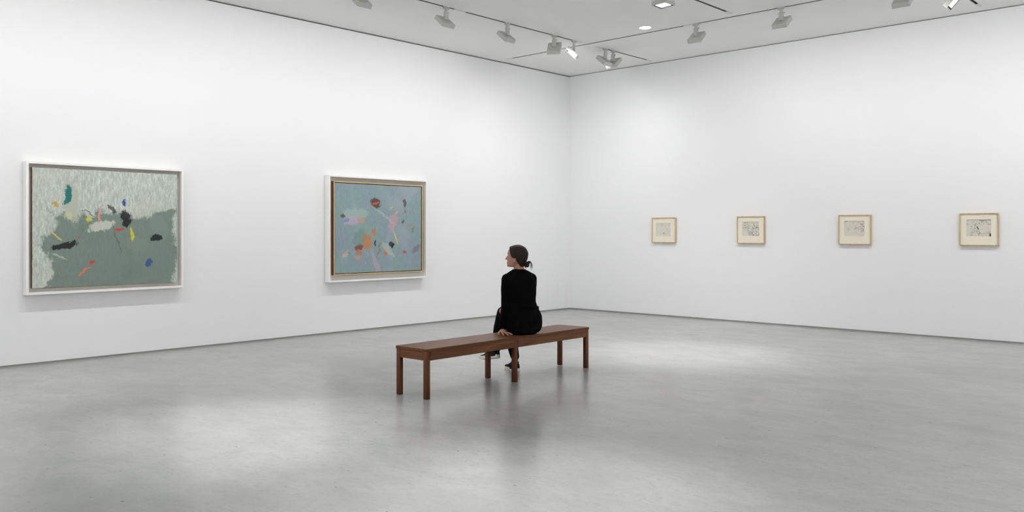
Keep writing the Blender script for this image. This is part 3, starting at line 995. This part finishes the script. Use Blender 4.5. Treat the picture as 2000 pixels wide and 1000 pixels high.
# head: rings in the head's own frame (x forward, y left, z up, origin between the ears)
HEAD = [  # z, front x, back x, half width
    (-0.074, 0.052, 0.018, 0.020), (-0.071, 0.066, -0.005, 0.033), (-0.063, 0.0735, -0.025, 0.043), (-0.052, 0.0755, -0.045, 0.050),
    (-0.043, 0.0735, -0.062, 0.0535), (-0.035, 0.076, -0.075, 0.056), (-0.020, 0.0765, -0.090, 0.061), (0.0, 0.0755, -0.104, 0.067),
    (0.020, 0.0735, -0.112, 0.0705), (0.036, 0.0705, -0.115, 0.072), (0.046, 0.0705, -0.116, 0.0725), (0.056, 0.0755, -0.116, 0.073),
    (0.075, 0.0735, -0.112, 0.072), (0.095, 0.066, -0.104, 0.067), (0.112, 0.052, -0.090, 0.057), (0.126, 0.030, -0.068, 0.042),
    (0.134, 0.005, -0.044, 0.025), (0.1375, -0.012, -0.028, 0.008)]
HM = Matrix.Translation((-0.0625, 0.034, 1.177)) @ Matrix.Rotation(R(172), 4, 'Z') @ Matrix.Rotation(R(-1), 4, 'Y')


def head_point(row, t):
    z, xf, xb, w = row
    xm = xb + (xf - xb) * 0.46
    ct, st = math.cos(t), math.sin(t)
    ax = (xf - xm) if ct > 0 else (xm - xb)
    e = 0.92
    return Vector((xm + ax * math.copysign(abs(ct) ** e, ct), w * math.copysign(abs(st) ** e, st), z))


def build_head(bm):
    n = 48
    path = catmull(HEAD, 3)
    ring_loft(bm, [[HM @ head_point(r, 2 * PI * k / n) for k in range(n)] for r in path])

    def tube(pts):
        limb(bm, [(*(HM @ Vector(p[:3])), p[3]) for p in pts], 4, 12)
    tube([(0.066, 0, 0.044, 0.0060), (0.077, 0, 0.026, 0.0070), (0.0895, 0, 0.0095, 0.0075), (0.0928, 0, 0.0040, 0.0070)])   # nose
    for s in (-1, 1):
        tube([(0.078, s * 0.009, 0.002, 0.0066), (0.082, s * 0.007, 0.0015, 0.0062)])      # wings of the nose
        tube([(0.0600, s * 0.024, 0.0425, 0.0062), (0.0590, s * 0.032, 0.0425, 0.0066), (0.0560, s * 0.040, 0.0415, 0.0050)])   # eyelids
        tube([(0.067, s * 0.012, 0.058, 0.0070), (0.064, s * 0.030, 0.060, 0.0065), (0.052, s * 0.046, 0.055, 0.006)])   # brow
        # ear: rim and lobe
        tube([(0.004, s * 0.069, -0.012, 0.0050), (-0.003, s * 0.0735, -0.020, 0.0062), (-0.011, s * 0.0745, -0.008, 0.0050), (-0.016, s * 0.078, 0.008, 0.0048),
              (-0.012, s * 0.078, 0.022, 0.0046), (0.0, s * 0.074, 0.024, 0.0044), (0.005, s * 0.070, 0.012, 0.0042)])
        tube([(-0.004, s * 0.068, 0.0, 0.008), (-0.006, s * 0.069, 0.012, 0.007)])
    tube([(0.0715, -0.018, -0.033, 0.0040), (0.0770, -0.006, -0.0305, 0.0048), (0.0770, 0.006, -0.0305, 0.0048), (0.0715, 0.018, -0.033, 0.0040)])
    tube([(0.0705, -0.015, -0.040, 0.0040), (0.0758, 0, -0.0425, 0.0052), (0.0705, 0.015, -0.040, 0.0040)])
    tube([(0.066, -0.012, -0.060, 0.011), (0.068, 0, -0.061, 0.0115), (0.066, 0.012, -0.060, 0.011)])      # chin


bm = bmesh.new()
torso(bm, -0.012)
limb(bm, [(-0.018, 0.030, 1.035, 0.062), (-0.022, 0.032, 1.085, 0.053), (-0.032, 0.034, 1.13, 0.051), (-0.045, 0.034, 1.16, 0.050)], 4, 24)
build_head(bm)
for ch in (ARM_L, ARM_R, THIGH_L, SHIN_L, THIGH_R, SHIN_R):
    limb(bm, ch, 5, 18, -0.004)
for hd in (HAND_L, HAND_R):
    for ch in hd.values():
        limb(bm, ch, 4, 10)
# feet inside the shoes
limb(bm, [(-0.052, 0.430, 0.10, 0.029), (-0.062, 0.440, 0.062, 0.024), (-0.10, 0.495, 0.046, 0.019), (-0.135, 0.548, 0.038, 0.012)], 4, 12)
limb(bm, [(-0.258, 0.362, 0.22, 0.028), (-0.272, 0.370, 0.188, 0.022), (-0.33, 0.405, 0.166, 0.016), (-0.39, 0.443, 0.150, 0.010)], 4, 12)
body = obj('body', remesh(bm, 'body', 0.0036, 2, 0.4), M['skin'], person)
body['label'] = 'fair skin of face, neck, hands and ankles'


def folds(me, amp, freq, seed):
    nrm = [v.normal.copy() for v in me.vertices]
    cos = [v.co.copy() for v in me.vertices]
    out = []
    for p, nv in zip(cos, nrm):
        f = noise.noise(Vector((p.x * freq, p.y * freq, p.z * freq * 0.55 + seed)))
        g = noise.noise(Vector((p.x * freq * 2.3 + 7, p.y * freq * 2.3, p.z * freq * 1.2 + seed)))
        out.extend(p + nv * amp * (f + 0.5 * g))
    me.vertices.foreach_set('co', out)
    me.update()


# sweater
bm = bmesh.new()
torso(bm, 0.006, 0.5, 1.08)
ring = []
limb(bm, ARM_L[:-1] + [(-0.189, -0.066, 0.503, 0.028)], 5, 22, 0.009)
limb(bm, ARM_R[:-1] + [(-0.066, 0.268, 0.692, 0.027)], 5, 22, 0.009)
limb(bm, [(-0.135, -0.050, 0.985, 0.052), (-0.080, -0.025, 1.020, 0.048), (-0.04, 0.0, 1.04, 0.040)], 4, 20, 0.008)
limb(bm, [(0.098, 0.055, 0.985, 0.050), (0.045, 0.035, 1.020, 0.046), (0.0, 0.02, 1.04, 0.040)], 4, 20, 0.008)
# rib hem rolling over the hips, and the neckband
hem = []
for k in range(33):
    t = 2 * PI * k / 32
    p = R(32)
    rt, fw = Vector((math.cos(p), math.sin(p), 0)), Vector((-math.sin(p), math.cos(p), 0))
    q = Vector((0.014, 0.006, 0.705 + 0.006 * math.sin(3 * t))) + rt * 0.166 * math.cos(t) + fw * 0.128 * math.sin(t)
    hem.append((q.x, q.y, q.z, 0.0095))
limb(bm, hem, 2, 10, 0.0)
sw_me = remesh(bm, 'sweater', 0.006, 5)
folds(sw_me, 0.0045, 11.0, 1.7)
sweater = obj('sweater', sw_me, M['sweater'], person)
sweater['label'] = 'black long-sleeved knit top'
nb = []
for k in range(33):
    t = 2 * PI * k / 32
    nb.append((-0.0215 + 0.064 * math.cos(t), 0.030 + 0.061 * math.sin(t), 1.0735 - 0.003 * math.sin(t), 0.0075))
bm = bmesh.new()
limb(bm, nb, 2, 10)
obj('neckband', to_mesh(bm, 'neckband', True), M['sweater'], sweater)

# trousers
bm = bmesh.new()
torso(bm, 0.004, 0.0, 0.72)
limb(bm, THIGH_L, 5, 22, 0.010)
limb(bm, THIGH_R, 5, 22, 0.010)
limb(bm, SHIN_L[:-1] + [(-0.062, 0.426, 0.15, 0.034)], 5, 22, 0.011)
limb(bm, SHIN_R[:-1] + [(-0.256, 0.363, 0.232, 0.033)], 5, 22, 0.011)
tr_me = remesh(bm, 'trousers', 0.006, 4)
folds(tr_me, 0.004, 13.0, 4.1)
for v in tr_me.vertices:       # flatten where the seat carries the weight
    if v.co.z < 0.4378 and v.co.y < 0.27:
        v.co.z = 0.4378
tro = obj('trousers', tr_me, M['trousers'], person)
tro['label'] = 'black trousers'


# shoes
def shoe(heel, toe, up, label):
    """heel and toe: points at the bottom of the sole; up: rough up vector"""
    h, t = Vector(heel), Vector(toe)
    x = (t - h).normalized()
    L = (t - h).length
    y = Vector(up).cross(x).normalized()
    z = x.cross(y)
    mt = Matrix((x, y, z)).transposed().to_4x4()
    mt.translation = h
    prof = [(0.0, 0.020), (0.03, 0.030), (0.10, 0.0335), (0.25, 0.034), (0.42, 0.034), (0.58, 0.040), (0.72, 0.0445), (0.84, 0.041), (0.93, 0.030), (0.98, 0.018), (1.0, 0.008)]
    r = []
    path = catmull([(a, b, 0) for a, b in prof], 4)
    pts = [(p[0] * L, p[1]) for p in path] + [(p[0] * L, -p[1]) for p in reversed(path)]
    bm = bmesh.new()
    lift = lambda q: 0.012 * max(0, (q / L - 0.75) / 0.25) ** 2
    rings = []
    for zz, k in ((0.0, 0.96), (0.003, 1.0), (0.029, 1.0), (0.032, 0.97)):
        rings.append([mt @ Vector((L / 2 + (a - L / 2) * k, b * k, zz + lift(a))) for a, b in pts])
    ring_loft(bm, rings)
    sole_me = to_mesh(bm, 'sole')
    # upper: cross sections along the foot
    sec = [(0.015, 0.022, 0.072), (0.06, 0.031, 0.090), (0.16, 0.035, 0.094), (0.30, 0.0355, 0.096), (0.44, 0.035, 0.090), (0.56, 0.037, 0.076),
           (0.70, 0.042, 0.056), (0.82, 0.040, 0.048), (0.91, 0.031, 0.042), (0.97, 0.018, 0.036)]
    rings = []
    for (a, w, hh) in catmull(sec, 3):
        ring = []
        for k in range(20):
            t2 = PI * k / 19
            ring.append(mt @ Vector((a * L, w * math.copysign(abs(math.cos(t2)) ** 0.7, math.cos(t2)), 0.018 + lift(a * L) + (hh - 0.018) * math.sin(t2) ** 0.75)))
        rings.append(ring)
    bm = bmesh.new()
    ring_loft(bm, rings)
    up_me = to_mesh(bm, 'shoe_upper', True)
    s = obj('shoe', up_me, M['shoe'], person)
    s['label'] = label
    so = obj('sole', sole_me, M['sole'], s)
    so['label'] = 'off-white rubber sole'
    # collar
    bm = bmesh.new()
    c = []
    for k in range(25):
        t3 = 2 * PI * k / 24
        c.append((*(mt @ Vector((L * (0.24 + 0.205 * math.cos(t3)), 0.034 * math.sin(t3), 0.092))), 0.0045))
    limb(bm, c, 2, 8)
    obj('collar', to_mesh(bm, 'collar', True), M['shoe'], s)
    return s


shoe((-0.030, 0.372, 0.0), (-0.158, 0.585, 0.0), (0, 0, 1), 'black canvas shoe planted on the floor')
shoe((-0.226, 0.338, 0.148), (-0.432, 0.470, 0.106), (0.10, 0.22, 1), 'black canvas shoe of the crossed leg, off the floor')

# hair
HX = [(-0.09, -0.060), (-0.055, -0.052), (-0.030, -0.036), (-0.005, -0.020), (0.010, -0.014), (0.018, 0.006), (0.026, 0.026), (0.058, 0.040),
      (0.090, 0.050), (0.105, 0.052), (0.120, 0.060), (0.14, 0.07)]


def hairline(z):
    for (z0, a), (z1, b) in zip(HX, HX[1:]):
        if z0 <= z <= z1:
            return a + (b - a) * (z - z0) / (z1 - z0)
    return HX[0][1] if z < HX[0][0] else HX[-1][1]


HROWS = [(-0.070, 0.03, -0.060, 0.040), (-0.060, 0.05, -0.072, 0.046)] + \
        [(z, xf, min(xb - 0.002, -0.085 if z < -0.03 else 9), max(w, 0.048 if z < -0.03 else 0)) for z, xf, xb, w in HEAD[3:]]
bm = bmesh.new()
n = 120
path = catmull(HROWS, 6)
rings = []
for r in path:
    ring = []
    for k in range(n):
        t = 2 * PI * k / n
        p = head_point(r, t)
        cdir = Vector((p.x + 0.02, p.y, p.z - 0.03)).normalized()
        sd = hairline(p.z) - p.x            # > 0 inside the hair
        s = min(1, max(0, (sd + 0.006) / 0.016))
        s = s * s * (3 - 2 * s)
        off = -0.010 + s * 0.022
        if s > 0.9:                          # combed-back locks
            ang = math.atan2(p.z - 0.02, p.y * 1.2) if abs(p.y) > 1e-4 else PI / 2
            off += 0.0012 * math.sin(ang * 34 + 2.0 * math.sin(p.x * 40)) + 0.0025 * noise.noise(Vector((p.x * 18, p.y * 30, p.z * 40)))
            off += 0.004 * max(0, -p.x / 0.12)
        ring.append(HM @ (p + cdir * off))
    rings.append(ring)
ring_loft(bm, rings)
hair = obj('hair', to_mesh(bm, 'hair', True), M['hair'], person)
hair['label'] = 'dark brown hair drawn back'
# the bun: coiled strands
bm = bmesh.new()
rnd = random.Random(3)
bc = Vector((-0.121, 0.0, -0.046))
ellipsoid(bm, HM @ bc, (0.026, 0.026, 0.028))
for k in range(9):
    a0 = rnd.uniform(0, 2 * PI)
    tilt = rnd.uniform(-0.8, 0.8)
    pts = []
    for q in range(14):
        a = a0 + q * 0.42
        rr2 = 0.022 + 0.006 * math.sin(q * 0.5 + k)
        v = Vector((rr2 * math.cos(a), rr2 * math.sin(a) * 0.9, 0.016 * math.sin(a * 0.5 + k)))
        v = Matrix.Rotation(tilt, 3, 'X') @ Matrix.Rotation(k * 0.7, 3, 'Y') @ v
        w = HM @ (bc + v)
        pts.append((*w, 0.0062 if 0 < q < 13 else 0.003))
    limb(bm, pts, 2, 8)
limb(bm, [(*(HM @ Vector(p)), r) for p, r in (((-0.085, 0.0, -0.020), 0.036), ((-0.105, 0, -0.036), 0.026), ((-0.118, 0, -0.044), 0.022))], 3, 16)
obj('bun', to_mesh(bm, 'bun', True), M['hair'], hair)
# loose ends of the bun
WISPS = [
    [(-0.128, 0.005, -0.020), (-0.150, 0.008, -0.012), (-0.168, 0.004, -0.030), (-0.176, 0.0, -0.056), (-0.175, -0.002, -0.082)],
    [(-0.132, -0.004, -0.018), (-0.156, -0.006, -0.022), (-0.170, -0.006, -0.050), (-0.170, -0.004, -0.080), (-0.168, 0.0, -0.098)],
    [(-0.130, 0.002, -0.024), (-0.148, 0.006, -0.022), (-0.160, 0.008, -0.044), (-0.158, 0.006, -0.070)],
    [(-0.134, -0.002, -0.022), (-0.152, 0.0, -0.014), (-0.166, 0.004, -0.040), (-0.165, 0.008, -0.066), (-0.160, 0.010, -0.084)],
    [(-0.095, 0.012, -0.060), (-0.106, 0.014, -0.074), (-0.112, 0.012, -0.084)]]
for i, wv in enumerate(WISPS):
    bm = bmesh.new()
    m_ = len(wv) - 1
    limb(bm, [(*(HM @ Vector(p)), (0.0042 if i < 4 else 0.002) * (1 - 0.85 * k / m_)) for k, p in enumerate(wv)], 5, 6)
    obj('loose_strand', to_mesh(bm, 'loose_strand', True), M['hair'], hair)
# eyes and brows
for s in (-1, 1):
    bm = bmesh.new()
    ellipsoid(bm, HM @ Vector((0.0605, s * 0.0320, 0.0412)), (0.0058, 0.0100, 0.0021), HM.to_3x3(), 14)
    obj('eye', to_mesh(bm, 'eye', True), M['eye'], person)
    bm = bmesh.new()
    limb(bm, [(*(HM @ Vector(p)), r) for p, r in (((0.0745, s * 0.012, 0.0565), 0.0022), ((0.0705, s * 0.028, 0.0610), 0.0026), ((0.0585, s * 0.045, 0.0575), 0.0016))], 4, 8)
    obj('eyebrow', to_mesh(bm, 'eyebrow', True), M['brow'], person)
